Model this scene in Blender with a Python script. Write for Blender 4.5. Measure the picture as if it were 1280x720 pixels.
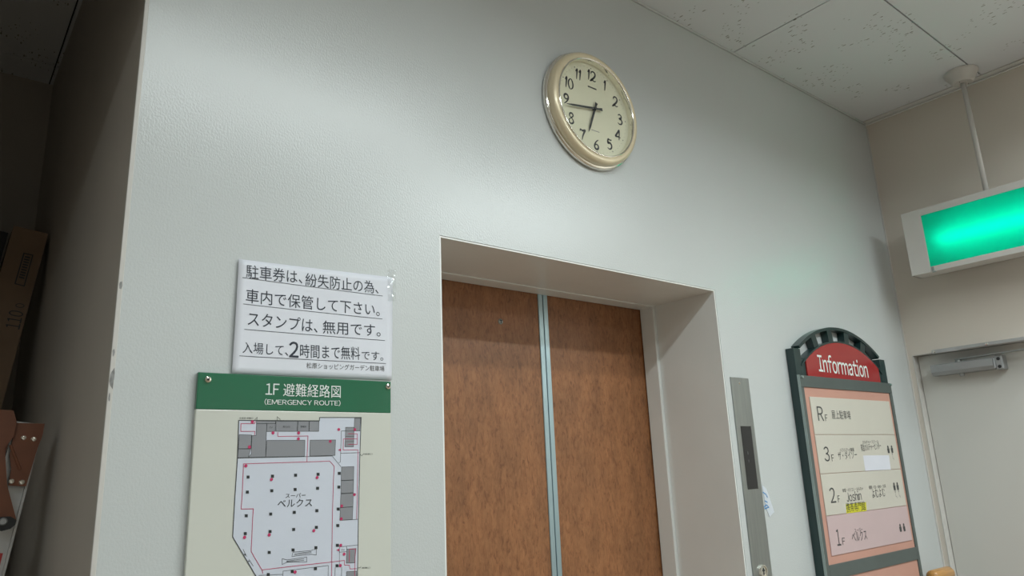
import bpy, bmesh, math, random
from mathutils import Vector, Matrix
random.seed(7)
for o in list(bpy.data.objects):
    bpy.data.objects.remove(o)
SC = bpy.context.scene
COL = SC.collection

# ---------------------------------------------------------------- camera
FPX, YAW, PITCH, ROLL = 910.372, 0.68334, 0.25009, -0.04264
CAM = Vector((-0.21458, -1.23251, 1.6))
_fw = Vector((math.sin(YAW)*math.cos(PITCH), math.cos(YAW)*math.cos(PITCH), math.sin(PITCH)))
_rt0 = Vector((math.cos(YAW), -math.sin(YAW), 0))
_up0 = _rt0.cross(_fw)
_rt = _rt0*math.cos(ROLL) + _up0*math.sin(ROLL)
_up = -_rt0*math.sin(ROLL) + _up0*math.cos(ROLL)
cam_d = bpy.data.cameras.new('camera')
cam_o = bpy.data.objects.new('camera', cam_d)
COL.objects.link(cam_o)
cam_d.sensor_width = 36.0
cam_d.lens = FPX*36.0/1280.0
cam_d.clip_start = 0.02
cam_o.matrix_world = Matrix(((_rt.x, _up.x, -_fw.x, CAM.x), (_rt.y, _up.y, -_fw.y, CAM.y),
                             (_rt.z, _up.z, -_fw.z, CAM.z), (0, 0, 0, 1)))
SC.camera = cam_o

# ---------------------------------------------------------------- world, exposure
world = bpy.data.worlds.new('world')
SC.world = world
world.use_nodes = True
world.node_tree.nodes['Background'].inputs[0].default_value = (0.8, 0.85, 0.9, 1)
world.node_tree.nodes['Background'].inputs[1].default_value = 0.02
SC.view_settings.view_transform = 'Standard'
SC.view_settings.look = 'None'
SC.view_settings.gamma = 1.0
SC.view_settings.use_curve_mapping = False
SC.view_settings.exposure = 0.16
LAMP_COL = (0.90, 0.995, 1.0)
LAMP_W = 16.0

# ---------------------------------------------------------------- dimensions (metres)
XR, ZC = 2.7558, 2.9706          # right wall, ceiling
XOL, XOR, ZOT = 0.5969, 1.5526, 2.0975   # lift opening
YB = -4.6                        # hall back wall
XHL = -2.6                       # hall left wall
XN, YN = -0.50, 1.5              # recess left wall, recess back wall
DY = 0.282                       # lift door plane


def W(px, py, ax, val):
    """point of the photograph's line of sight on the plane ax = val (metres)"""
    v = _fw + _rt*((px-640)/FPX) - _up*((py-360)/FPX)
    i = 'xyz'.index(ax)
    return CAM + v*((val-CAM[i])/v[i])


# ---------------------------------------------------------------- materials
def s2l(c):
    return tuple(x/12.92 if x <= 0.04045 else ((x+0.055)/1.055)**2.4 for x in c)


MATS = {}


def mat(name, col, rough=0.5, metal=0.0, spec=0.5, coat=0.0, bump=None, var=None, emit=None):
    """bump=(scale, strength, distance, stretch); var=(scale, amount, stretch, detail)"""
    if name in MATS:
        return MATS[name]
    m = bpy.data.materials.new(name)
    m.use_nodes = True
    nt = m.node_tree
    N, L = nt.nodes, nt.links
    b = N['Principled BSDF']
    b.inputs['Base Color'].default_value = (*col, 1)
    b.inputs['Roughness'].default_value = rough
    b.inputs['Metallic'].default_value = metal
    b.inputs['Specular IOR Level'].default_value = spec
    b.inputs['Coat Weight'].default_value = coat
    b.inputs['Coat Roughness'].default_value = 0.08
    if emit:
        b.inputs['Emission Color'].default_value = (*emit[0], 1)
        b.inputs['Emission Strength'].default_value = emit[1]
    if bump or var:
        geo = N.new('ShaderNodeNewGeometry')
    if var:
        mp = N.new('ShaderNodeMapping')
        mp.inputs['Scale'].default_value = var[2]
        L.new(geo.outputs['Position'], mp.inputs['Vector'])
        nz = N.new('ShaderNodeTexNoise')
        nz.inputs['Scale'].default_value = var[0]
        nz.inputs['Detail'].default_value = var[3]
        L.new(mp.outputs[0], nz.inputs['Vector'])
        cr = N.new('ShaderNodeValToRGB')
        cr.color_ramp.elements[0].position = 0.3
        cr.color_ramp.elements[1].position = 0.7
        cr.color_ramp.elements[0].color = (*[c*(1-var[1]) for c in col], 1)
        cr.color_ramp.elements[1].color = (*[min(1, c*(1+var[1])) for c in col], 1)
        L.new(nz.outputs['Fac'], cr.inputs[0])
        L.new(cr.outputs[0], b.inputs['Base Color'])
    if bump:
        mp = N.new('ShaderNodeMapping')
        mp.inputs['Scale'].default_value = bump[3]
        L.new(geo.outputs['Position'], mp.inputs['Vector'])
        nz = N.new('ShaderNodeTexNoise')
        nz.inputs['Scale'].default_value = bump[0]
        nz.inputs['Detail'].default_value = 3
        L.new(mp.outputs[0], nz.inputs['Vector'])
        bp = N.new('ShaderNodeBump')
        bp.inputs['Strength'].default_value = bump[1]
        bp.inputs['Distance'].default_value = bump[2]
        L.new(nz.outputs['Fac'], bp.inputs['Height'])
        L.new(bp.outputs[0], b.inputs['Normal'])
    MATS[name] = m
    return m


ONE = (1, 1, 1)
M_WALL = mat('wall_paint', (0.545, 0.57, 0.57), 0.26, spec=0.6, bump=(300, 0.6, 0.0008, (1, 1, 0.7)), var=(1.3, 0.03, ONE, 3))
M_WALLR = mat('right_wall_paint', (0.66, 0.60, 0.53), 0.5, bump=(150, 0.25, 0.001, ONE), var=(1.2, 0.03, ONE, 3))
M_REVEAL = mat('lit_reveal_paint', (0.80, 0.815, 0.80), 0.36, bump=(90, 0.15, 0.001, ONE), var=(3, 0.05, ONE, 3))  # wall paint made lighter to stand in for light on the reveals
M_SIDE = mat('shaded_wall_paint', (0.50, 0.46, 0.415), 0.5, bump=(120, 0.2, 0.001, ONE), var=(2.0, 0.06, ONE, 3))  # wall paint made darker and browner: recess shade put into the colour
M_HALL = mat('hall_paint', (0.52, 0.49, 0.45), 0.6, var=(2.0, 0.05, ONE, 3))
M_FLOOR = mat('floor_tile', (0.24, 0.185, 0.13), 0.35, var=(3, 0.08, ONE, 3))
M_TRIM = mat('trim_paint', (0.58, 0.56, 0.53), 0.45, var=(6, 0.03, ONE, 2))
M_DARK = mat('ceiling_void', (0.02, 0.02, 0.02), 0.9)
M_DOORP = mat('steel_door_paint', (0.61, 0.60, 0.565), 0.42, bump=(60, 0.06, 0.001, ONE), var=(1.5, 0.03, ONE, 3))
M_CHIP = mat('bare_plaster', (0.27, 0.27, 0.265), 0.8, var=(120, 0.25, ONE, 3))
M_STEEL = mat('brushed_steel', (0.34, 0.36, 0.35), 0.42, metal=0.85, bump=(60, 0.05, 0.0005, (20, 20, 0.6)), var=(30, 0.06, (6, 6, 0.3), 2))
M_STRIP = mat('door_edge_metal', (0.42, 0.56, 0.62), 0.33, metal=0.75, var=(20, 0.06, (1, 1, 0.2), 2))
M_CHROME = mat('chrome', (0.86, 0.83, 0.76), 0.10, metal=1.0, var=(30, 0.02, ONE, 2))
M_BEZEL = mat('champagne_bezel', (0.72, 0.62, 0.43), 0.32, metal=0.25, coat=0.5, var=(20, 0.02, ONE, 2))
M_DIAL = mat('dial_cream', (0.76, 0.735, 0.57), 0.6, var=(10, 0.02, ONE, 2))
M_INK = mat('black_ink', (0.02, 0.024, 0.026), 0.5, var=(200, 0.1, ONE, 2))
M_INKB = mat('blue_black_ink', (0.018, 0.024, 0.04), 0.6, var=(200, 0.1, ONE, 2))
M_INKG = mat('grey_ink', (0.07, 0.07, 0.07), 0.6, var=(200, 0.1, ONE, 2))
M_INKL = mat('pale_grey_ink', (0.36, 0.34, 0.32), 0.6, var=(200, 0.1, ONE, 2))
M_PAPER = mat('copy_paper', (0.72, 0.735, 0.80), 0.65, bump=(14, 0.25, 0.004, ONE), var=(12, 0.02, ONE, 2))
M_GREEN = mat('sign_green', (0.016, 0.135, 0.068), 0.16, coat=0.4, var=(8, 0.05, ONE, 2))
M_SIGNB = mat('sign_cream', (0.60, 0.61, 0.555), 0.22, coat=0.3, var=(6, 0.02, ONE, 2))
M_MAPW = mat('map_white', (0.60, 0.635, 0.72), 0.25, var=(10, 0.02, ONE, 2))
M_MAPG = mat('map_grey', (0.255, 0.262, 0.285), 0.3, var=(10, 0.02, ONE, 2))
M_RED = mat('route_red', (0.50, 0.03, 0.12), 0.4, var=(40, 0.05, ONE, 2))
M_WHITE = mat('white_print', (0.74, 0.80, 0.78), 0.4, var=(40, 0.03, ONE, 2))
M_DGREEN = mat('dark_green_enamel', (0.012, 0.036, 0.036), 0.32, coat=0.2, var=(14, 0.1, ONE, 2))
M_FRAME = mat('grey_frame', (0.105, 0.128, 0.122), 0.4, metal=0.2, var=(14, 0.05, ONE, 2))
M_FRAMEL = mat('pale_frame_metal', (0.33, 0.40, 0.39), 0.35, metal=0.5, var=(14, 0.05, ONE, 2))  # paler copy of the frame grey for the edge highlight, also on the knobs
M_REDP = mat('information_red', (0.34, 0.022, 0.022), 0.2, coat=0.4, var=(8, 0.05, ONE, 2))
M_SALMON = mat('salmon_back_panel', (0.56, 0.30, 0.235), 0.45, var=(6, 0.04, ONE, 2))
M_CREAM = mat('cream_plate', (0.60, 0.57, 0.50), 0.35, var=(6, 0.02, ONE, 2))
M_PINK = mat('pink_plate', (0.58, 0.44, 0.445), 0.35, var=(6, 0.02, ONE, 2))
M_YEL = mat('yellow_sticker', (0.66, 0.62, 0.03), 0.5, var=(30, 0.04, ONE, 2))
M_STICK = mat('white_sticker', (0.70, 0.71, 0.78), 0.6, var=(20, 0.02, ONE, 2))
M_PLASTIC = mat('white_plastic', (0.62, 0.60, 0.57), 0.4, var=(10, 0.02, ONE, 2))
M_LINER = mat('lamp_box_liner', (0.75, 0.78, 0.76), 0.6, var=(10, 0.02, ONE, 2))
M_ALU = mat('aluminium', (0.50, 0.50, 0.50), 0.36, metal=0.7, bump=(40, 0.05, 0.0005, (1, 1, 0.1)), var=(20, 0.06, (1, 1, 0.2), 2))
M_CLOSER = mat('closer_grey', (0.36, 0.37, 0.375), 0.4, metal=0.45, var=(20, 0.04, ONE, 2))
M_BROWN = mat('orange_brown_bracket', (0.15, 0.050, 0.022), 0.5, var=(25, 0.12, ONE, 3))
M_BLACK = mat('black_rubber', (0.016, 0.016, 0.017), 0.6, var=(40, 0.1, ONE, 2))
M_CARD = mat('corrugated_card', (0.22, 0.145, 0.092), 0.8, bump=(30, 0.15, 0.001, (6, 6, 1)), var=(9, 0.1, ONE, 3))
M_SLAB = mat('near_black', (0.03, 0.03, 0.032), 0.8, var=(9, 0.2, ONE, 3))
M_WOOD = mat('varnished_wood', (0.50, 0.25, 0.07), 0.3, coat=0.3, var=(25, 0.22, (0.4, 8, 8), 5))
M_WARN = mat('red_warning_print', (0.36, 0.03, 0.03), 0.5, var=(40, 0.1, ONE, 2))
M_BLUE = mat('blue_print', (0.03, 0.24, 0.55), 0.5, var=(40, 0.1, ONE, 2))
M_TUBE = mat('lamp_diffuser', (0.8, 0.8, 0.8), 0.5, emit=(LAMP_COL, 6.0), var=(10, 0.01, ONE, 1))


def mix_shader(name, col, fac, rough):
    m = bpy.data.materials.new(name)
    m.use_nodes = True
    N, L = m.node_tree.nodes, m.node_tree.links
    for n in list(N):
        N.remove(n)
    out = N.new('ShaderNodeOutputMaterial')
    tr = N.new('ShaderNodeBsdfTransparent')
    gl = N.new('ShaderNodeBsdfGlossy')
    gl.inputs['Roughness'].default_value = rough
    tr.inputs[0].default_value = (*col, 1)
    mx = N.new('ShaderNodeMixShader')
    mx.inputs[0].default_value = fac
    L.new(tr.outputs[0], mx.inputs[1])
    L.new(gl.outputs[0], mx.inputs[2])
    L.new(mx.outputs[0], out.inputs[0])
    return m


M_GLASS = mix_shader('clock_glass', (0.975, 0.985, 0.975), 0.05, 0.03)
M_TAPE = mix_shader('clear_tape', (0.95, 0.96, 0.96), 0.10, 0.12)


def green_panel_mat():
    m = bpy.data.materials.new('green_translucent_panel')
    m.use_nodes = True
    N, L = m.node_tree.nodes, m.node_tree.links
    for n in list(N):
        N.remove(n)
    out = N.new('ShaderNodeOutputMaterial')
    t = N.new('ShaderNodeBsdfTranslucent')
    t.inputs[0].default_value = (0.0, 0.70, 0.53, 1)
    g = N.new('ShaderNodeBsdfPrincipled')
    g.inputs['Base Color'].default_value = (0.0, 0.27, 0.19, 1)
    g.inputs['Roughness'].default_value = 0.3
    mx = N.new('ShaderNodeMixShader')
    mx.inputs[0].default_value = 0.3
    L.new(t.outputs[0], mx.inputs[1])
    L.new(g.outputs[0], mx.inputs[2])
    L.new(mx.outputs[0], out.inputs[0])
    return m


M_EXIT = green_panel_mat()


def lift_door_mat():
    m = bpy.data.materials.new('lift_door_laminate')
    m.use_nodes = True
    N, L = m.node_tree.nodes, m.node_tree.links
    b = N['Principled BSDF']
    b.inputs['Roughness'].default_value = 0.42
    geo = N.new('ShaderNodeNewGeometry')
    mp = N.new('ShaderNodeMapping')
    mp.inputs['Scale'].default_value = (1.6, 1, 0.55)
    L.new(geo.outputs['Position'], mp.inputs[0])
    n1 = N.new('ShaderNodeTexNoise')
    n1.inputs['Scale'].default_value = 75
    n1.inputs['Detail'].default_value = 5
    n1.inputs['Roughness'].default_value = 0.65
    n1.inputs['Distortion'].default_value = 1.1
    L.new(mp.outputs[0], n1.inputs[0])
    n2 = N.new('ShaderNodeTexNoise')
    n2.inputs['Scale'].default_value = 14
    n2.inputs['Detail'].default_value = 4
    L.new(mp.outputs[0], n2.inputs[0])
    c1 = N.new('ShaderNodeValToRGB')
    e = c1.color_ramp.elements
    e[0].position, e[0].color = 0.30, (0.165, 0.062, 0.024, 1)
    e[1].position, e[1].color = 0.66, (0.36, 0.158, 0.066, 1)
    k = e.new(0.46)
    k.color = (0.285, 0.118, 0.047, 1)
    L.new(n1.outputs[0], c1.inputs[0])
    c2 = N.new('ShaderNodeValToRGB')
    c2.color_ramp.elements[0].position, c2.color_ramp.elements[0].color = 0.35, (0.80, 0.80, 0.80, 1)
    c2.color_ramp.elements[1].position, c2.color_ramp.elements[1].color = 0.65, (1.06, 1.05, 1.04, 1)
    L.new(n2.outputs[0], c2.inputs[0])
    mu = N.new('ShaderNodeMixRGB')
    mu.blend_type = 'MULTIPLY'
    mu.inputs[0].default_value = 1
    L.new(c1.outputs[0], mu.inputs[1])
    L.new(c2.outputs[0], mu.inputs[2])
    L.new(mu.outputs[0], b.inputs['Base Color'])
    bp = N.new('ShaderNodeBump')
    bp.inputs['Strength'].default_value = 0.12
    bp.inputs['Distance'].default_value = 0.0008
    L.new(n1.outputs[0], bp.inputs['Height'])
    L.new(bp.outputs[0], b.inputs['Normal'])
    return m


M_LIFT = lift_door_mat()


def ceiling_mat():
    m = bpy.data.materials.new('pitted_gypsum_board')
    m.use_nodes = True
    N, L = m.node_tree.nodes, m.node_tree.links
    b = N['Principled BSDF']
    b.inputs['Roughness'].default_value = 0.85
    geo = N.new('ShaderNodeNewGeometry')
    pits = None
    for sc, th, rad, rot in ((34, 0.55, 0.08, 0.10), (64, 0.56, 0.08, -0.45)):
        mp = N.new('ShaderNodeMapping')
        mp.inputs['Rotation'].default_value = (0, 0, rot)
        mp.inputs['Scale'].default_value = (1.0, 0.36, 1.0)
        L.new(geo.outputs['Position'], mp.inputs[0])
        v = N.new('ShaderNodeTexVoronoi')
        v.voronoi_dimensions = '2D'
        v.inputs['Scale'].default_value = sc
        L.new(mp.outputs[0], v.inputs['Vector'])
        lt = N.new('ShaderNodeMath')
        lt.operation = 'LESS_THAN'
        lt.inputs[1].default_value = rad
        L.new(v.outputs['Distance'], lt.inputs[0])
        nz = N.new('ShaderNodeTexNoise')
        nz.inputs['Scale'].default_value = 7.0
        nz.inputs['Detail'].default_value = 3
        L.new(geo.outputs['Position'], nz.inputs['Vector'])
        gt = N.new('ShaderNodeMath')
        gt.operation = 'GREATER_THAN'
        gt.inputs[1].default_value = th
        L.new(nz.outputs[0], gt.inputs[0])
        mu = N.new('ShaderNodeMath')
        mu.operation = 'MULTIPLY'
        L.new(lt.outputs[0], mu.inputs[0])
        L.new(gt.outputs[0], mu.inputs[1])
        # break the pits up
        if pits is None:
            pits = mu
        else:
            mx = N.new('ShaderNodeMath')
            mx.operation = 'MAXIMUM'
            L.new(pits.outputs[0], mx.inputs[0])
            L.new(mu.outputs[0], mx.inputs[1])
            pits = mx
    mc = N.new('ShaderNodeMixRGB')
    mc.inputs[1].default_value = (0.75, 0.77, 0.80, 1)
    mc.inputs[2].default_value = (0.34, 0.335, 0.32, 1)
    L.new(pits.outputs[0], mc.inputs[0])
    L.new(mc.outputs[0], b.inputs['Base Color'])
    bp = N.new('ShaderNodeBump')
    bp.invert = True
    bp.inputs['Strength'].default_value = 0.5
    bp.inputs['Distance'].default_value = 0.002
    L.new(pits.outputs[0], bp.inputs['Height'])
    L.new(bp.outputs[0], b.inputs['Normal'])
    return m


M_CEIL = ceiling_mat()


# ---------------------------------------------------------------- builders
def obj(name, bm, m, parent=None, smooth=False):
    me = bpy.data.meshes.new(name)
    if smooth:
        for f in bm.faces:
            f.smooth = True
    bm.to_mesh(me)
    bm.free()
    me.materials.append(m)
    o = bpy.data.objects.new(name, me)
    COL.objects.link(o)
    if parent is not None:
        o.parent = parent
        p = parent
        off = Vector((0, 0, 0))
        while p is not None:
            off += Vector(p.location)
            p = p.parent
        o.location = -off
    return o


def thing(name, label, cat, loc=(0, 0, 0), group=None):
    o = bpy.data.objects.new(name, None)
    COL.objects.link(o)
    o.location = loc
    o.empty_display_size = 0.05
    return tag(o, label, cat, group)


def tag(o, label, cat, group=None):
    o['label'] = label
    o['category'] = cat
    if group:
        o['group'] = group
    return o


def struct(o, label):
    o['kind'] = 'structure'
    o['label'] = label
    return o


def box(bm, x0, x1, y0, y1, z0, z1, bev=0.0, seg=2):
    t = bmesh.new()
    r = bmesh.ops.create_cube(t, size=1)
    bmesh.ops.transform(t, matrix=Matrix.Translation(((x0+x1)/2, (y0+y1)/2, (z0+z1)/2)) @
                        Matrix.Diagonal((abs(x1-x0), abs(y1-y0), abs(z1-z0), 1)), verts=t.verts)
    if bev > 0:
        bmesh.ops.bevel(t, geom=t.edges[:], offset=bev, segments=seg, profile=0.5, affect='EDGES')
    merge(bm, t)
    return bm


def merge(bm, t):
    me = bpy.data.meshes.new('tmp')
    t.to_mesh(me)
    t.free()
    bm.from_mesh(me)
    bpy.data.meshes.remove(me)


def nb():
    return bmesh.new()


def bx(*a, **k):
    return box(nb(), *a, **k)


def prism(bm, pts, ext):
    """closed polygon pts (world Vectors) extruded by vector ext"""
    ext = Vector(ext)
    a = [bm.verts.new(p) for p in pts]
    b = [bm.verts.new(Vector(p)+ext) for p in pts]
    bm.faces.new(a)
    bm.faces.new(list(reversed(b)))
    n = len(a)
    for i in range(n):
        bm.faces.new((a[i], b[i], b[(i+1) % n], a[(i+1) % n]))
    bmesh.ops.recalc_face_normals(bm, faces=bm.faces[:])
    return bm


def poly(bm, pts):
    bm.faces.new([bm.verts.new(p) for p in pts])
    return bm


def lathe(bm, prof, centre, axis, seg=64):
    """profile [(r, h)] turned about axis through centre"""
    axis = Vector(axis).normalized()
    u = axis.orthogonal().normalized()
    v = axis.cross(u)
    rings = []
    for r, h in prof:
        if r < 1e-6:
            rings.append([bm.verts.new(Vector(centre)+axis*h)])
        else:
            rings.append([bm.verts.new(Vector(centre)+axis*h+(u*math.cos(2*math.pi*i/seg)+v*math.sin(2*math.pi*i/seg))*r)
                          for i in range(seg)])
    for a, b in zip(rings, rings[1:]):
        for i in range(seg):
            j = (i+1) % seg
            if len(a) == 1 and len(b) == 1:
                continue
            if len(a) == 1:
                bm.faces.new((a[0], b[i], b[j]))
            elif len(b) == 1:
                bm.faces.new((a[i], b[0], a[j]))
            else:
                bm.faces.new((a[i], b[i], b[j], a[j]))
    bmesh.ops.recalc_face_normals(bm, faces=bm.faces[:])
    return bm


def rod(bm, p, q, r, seg=16, r2=None):
    p, q = Vector(p), Vector(q)
    h = (q-p).length
    r2 = r if r2 is None else r2
    return lathe(bm, [(0, 0), (r, 0), (r2, h), (0, h)], p, q-p, seg)


def ribbon(bm, pts, w, nrm=(0, -1, 0)):
    """flat printed line of width w (number or list) along pts in the plane with normal nrm"""
    nrm = Vector(nrm)
    pts = [Vector(p) for p in pts]
    n = len(pts)
    ws = w if isinstance(w, (list, tuple)) else [w]*n
    L, R = [], []
    for i, p in enumerate(pts):
        a = (p-pts[i-1]).normalized() if i > 0 else None
        b = (pts[i+1]-p).normalized() if i < n-1 else None
        t = (a+b) if (a is not None and b is not None) else (a if a is not None else b)
        if t.length < 1e-6:
            t = b
        t.normalize()
        s = nrm.cross(t).normalized()
        k = 1.0
        if a is not None and b is not None:
            k = 1.0/max(0.4, abs(s.dot(nrm.cross(a).normalized())))
        L.append(bm.verts.new(p+s*ws[i]*0.5*k))
        R.append(bm.verts.new(p-s*ws[i]*0.5*k))
    for i in range(n-1):
        bm.faces.new((L[i], L[i+1], R[i+1], R[i]))
    return bm


def disc(bm, c, r, nrm=(0, -1, 0), seg=16):
    nrm = Vector(nrm).normalized()
    u = nrm.orthogonal().normalized()
    v = nrm.cross(u)
    poly(bm, [Vector(c)+(u*math.cos(2*math.pi*i/seg)+v*math.sin(2*math.pi*i/seg))*r for i in range(seg)])
    return bm


def glyphs(body, off):
    cu = bpy.data.curves.new('txt', 'FONT')
    cu.body = body
    cu.resolution_u = 3
    cu.offset = off
    to = bpy.data.objects.new('txt', cu)
    COL.objects.link(to)
    dg = bpy.context.evaluated_depsgraph_get()
    me = bpy.data.meshes.new_from_object(to.evaluated_get(dg))
    bpy.data.objects.remove(to)
    bpy.data.curves.remove(cu)
    return me


def text_bm(body, A, B, h, nrm=(0, -1, 0), off=0.0):
    """print body with its baseline box from A to B, box height h, on the plane with normal nrm;
    plain Latin text is set glyph by glyph from the wide forms with proportional spacing"""
    t_ = nb()
    if all(33 <= ord(ch) < 127 or ch == ' ' for ch in body):
        x = 0.0
        for ch in body:
            if ch == ' ':
                x += 0.28
                continue
            me = glyphs(chr(ord(ch)+0xFEE0), off)
            x0, x1 = min(v.co.x for v in me.vertices), max(v.co.x for v in me.vertices)
            for v in me.vertices:
                v.co.x += x-x0
            x += x1-x0+{'f': 0.005, 'r': 0.015, 't': 0.04, 'i': 0.07}.get(ch, 0.07)
            t_.from_mesh(me)
            bpy.data.meshes.remove(me)
    else:
        me = glyphs(body, off)
        t_.from_mesh(me)
        bpy.data.meshes.remove(me)
    xs = [v.co.x for v in t_.verts]
    ys = [v.co.y for v in t_.verts]
    x0, x1, y0, y1 = min(xs), max(xs), min(ys), max(ys)
    A, B, nrm = Vector(A), Vector(B), Vector(nrm)
    u = B-A
    v = nrm.cross(u).normalized()*h
    for vt in t_.verts:
        vt.co = A+u*((vt.co.x-x0)/(x1-x0))+v*((vt.co.y-y0)/(y1-y0))
    return t_


def spline(pts, k=5, closed=False):
    out = []
    n = len(pts)
    for i in range(n if closed else n-1):
        def g(j):
            return pts[j % n] if closed else pts[max(0, min(n-1, j))]
        p0, p1, p2, p3 = g(i-1), g(i), g(i+1), g(i+2)
        for s in range(k):
            t = s/k
            out.append(tuple(0.5*((2*b)+(-a+c)*t+(2*a-5*b+4*c-d)*t*t+(-a+3*b-3*c+d)*t**3)
                             for a, b, c, d in zip(p0, p1, p2, p3)))
    out.append(pts[0] if closed else pts[-1])
    return out


# ---------------------------------------------------------------- room shell
b = bx(XHL-0.1, XR+0.1, YB-0.1, YN+0.1, -0.1, 0)
floor = struct(obj('floor', b, M_FLOOR), 'plain grey floor of the lift lobby')

# main wall with the lift opening (left pier runs back as the side of the lift shaft)
b = nb()
box(b, XOL*0.3, XOL, 0.0, 0.30, 0, ZC)
box(b, 0.0, XOL*0.3, 0.0, YN, 0, ZC, bev=0.004)
wall_front = nb()
me_ = [(0, XOL), (XOR, XR)]
# front skin as a clean frame of quads, then reveals as separate trim
for (x0, x1, z0, z1) in ((0.002, XOL, 0, ZC), (XOL, XOR, ZOT, ZC), (XOR, XR, 0, ZC)):
    box(wall_front, x0, x1, 0.0, 0.22, z0, z1)
bmesh.ops.remove_doubles(wall_front, verts=wall_front.verts, dist=1e-5)
b.free()
wf = struct(obj('wall_front', wall_front, M_WALL), 'smooth off-white painted wall around the lift doors')
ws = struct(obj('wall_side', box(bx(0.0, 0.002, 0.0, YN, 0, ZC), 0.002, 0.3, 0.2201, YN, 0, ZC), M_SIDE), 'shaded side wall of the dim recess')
# corner bead: slim rounded edge
b = bx(-0.0012, 0.006, -0.0012, 0.004, 0, ZC, bev=0.001)
obj('corner_bead', b, M_TRIM, wf)
# paint chips along the corner edge
for (cx_, cy_, wx, hy) in ((150.0, 356, 2.6, 9), (139.5, 472, 3.2, 19), (143.0, 440, 1.4, 8), (137, 496, 1.3, 8)):
    c = W(cx_, cy_, 'y', -0.0042)
    c.x = max(c.x, 0.001)
    pts = []
    for i in range(11):
        a = 2*math.pi*i/11
        r = random.uniform(0.65, 1.1)
        pts.append(Vector((0.0005+wx*0.0009+math.cos(a)*wx*0.0011*r, -0.0016, c.z+math.sin(a)*hy*0.0009*r)))
    obj('paint_chip', prism(nb(), pts, (0, 0.001, 0)), M_CHIP, wf)

# lift opening: reveal linings (soffit, jambs) and inner door frame
b = nb()
T = 0.004
box(b, XOL, XOR, 0.0015, 0.225, ZOT-T, ZOT)
box(b, XOL, XOL+T, 0.0015, 0.225, 0, ZOT-T)
box(b, XOR-T, XOR, 0.0015, 0.225, 0, ZOT-T)
tr = struct(obj('trim_1', b, M_REVEAL), 'painted reveal lining of the lift opening')
b = nb()
XI0, XI1, ZI = XOL+0.03, 1.5375, ZOT-0.0065
box(b, XI1, XOR+0.02, 0.2255, DY-0.004, 0, ZI+0.05, bev=0.0015)
box(b, XOL-0.02, XI0, 0.2255, DY-0.004, 0, ZI+0.05, bev=0.0015)
box(b, XI0, XI1, 0.2256, DY-0.004, ZI, ZI+0.05, bev=0.0015)
obj('door_frame', b, M_REVEAL, tr)

# lift doors
SEAM = W(686.5, 545, 'y', DY).x


def lift_leaf(name, x0, x1, sx0, sx1, label):
    d = struct(obj(name, bx(x0, x1, DY, DY+0.03, 0.01, ZOT+0.08, bev=0.001), M_LIFT), label)
    st = obj('edge_strip', bx(sx0, sx1, DY-0.0035, DY+0.004, 0.01, ZOT+0.08, bev=0.0015), M_STRIP, d)
    return d


d1 = lift_leaf('door_1', XOL-0.05, SEAM-0.0016, SEAM-0.0175, SEAM-0.0012, 'left brown mottled lift door leaf with a keyhole')
d2 = lift_leaf('door_2', SEAM+0.0016, XOR+0.05, SEAM+0.0012, SEAM+0.0175, 'right brown mottled lift door leaf without keyhole')
c = W(625.5, 402, 'y', DY)
kh = obj('keyhole_escutcheon', lathe(nb(), [(0, 0.003), (0.0055, 0.003), (0.0075, 0.0015), (0.008, 0)], c, (0, -1, 0), 28), M_STEEL, d1)
b = nb()
box(b, c.x-0.0042, c.x+0.0042, c.y-0.0034, c.y-0.0029, c.z+0.0016, c.z+0.0042)
box(b, c.x-0.0014, c.x+0.0014, c.y-0.0034, c.y-0.0029, c.z-0.0050, c.z+0.0016)
obj('keyhole', b, M_BLACK, kh)
b = bx(XOL-0.1, XOR+0.1, DY+0.035, DY+0.06, 0, ZOT+0.1)
struct(obj('wall_shaft', b, M_DARK), 'dark shaft wall behind the lift doors')

# right wall with the service door
DZ, D0, D1, DD = 1.981, -0.021, -0.90, 0.036
b = nb()
box(b, XR, XR+0.15, D0, 0.3, 0, ZC)
box(b, XR, XR+0.15, D1, D0, DZ, ZC)
box(b, XR, XR+0.15, YB, D1, 0, ZC)
wr = struct(obj('wall_right', b, M_WALLR), 'beige right wall above and beside the service door')
dr = struct(obj('door_3', bx(XR+DD, XR+DD+0.04, D1+0.003, D0-0.004, 0.008, DZ-0.004, bev=0.0015), M_DOORP), 'plain cream steel service door in the right wall')
b = nb()
rod(b, (XR+DD, D1+0.07, 1.0), (XR-0.01, D1+0.07, 1.0), 0.011)
box(b, XR-0.022, XR-0.008, D1+0.05, D1+0.19, 0.99, 1.012, bev=0.004)
obj('door_handle', b, M_STEEL, dr)
# frame lining
b = nb()
box(b, XR-0.002, XR+0.10, D0-0.0025, D0, 0, DZ)
box(b, XR-0.002, XR+0.10, D1, D1+0.0025, 0, DZ)
box(b, XR-0.002, XR+0.10, D1+0.0025, D0-0.0025, DZ-0.0025, DZ)
struct(obj('trim_2', b, M_TRIM), 'thin steel lining of the service door opening')
# caulk line in the room corner
b = bx(XR-0.0045, XR+0.001, -0.0045, 0.001, 0, ZC-0.02, bev=0.0015)
struct(obj('trim_3', b, M_TRIM), 'filled corner joint between main and right wall')

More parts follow.
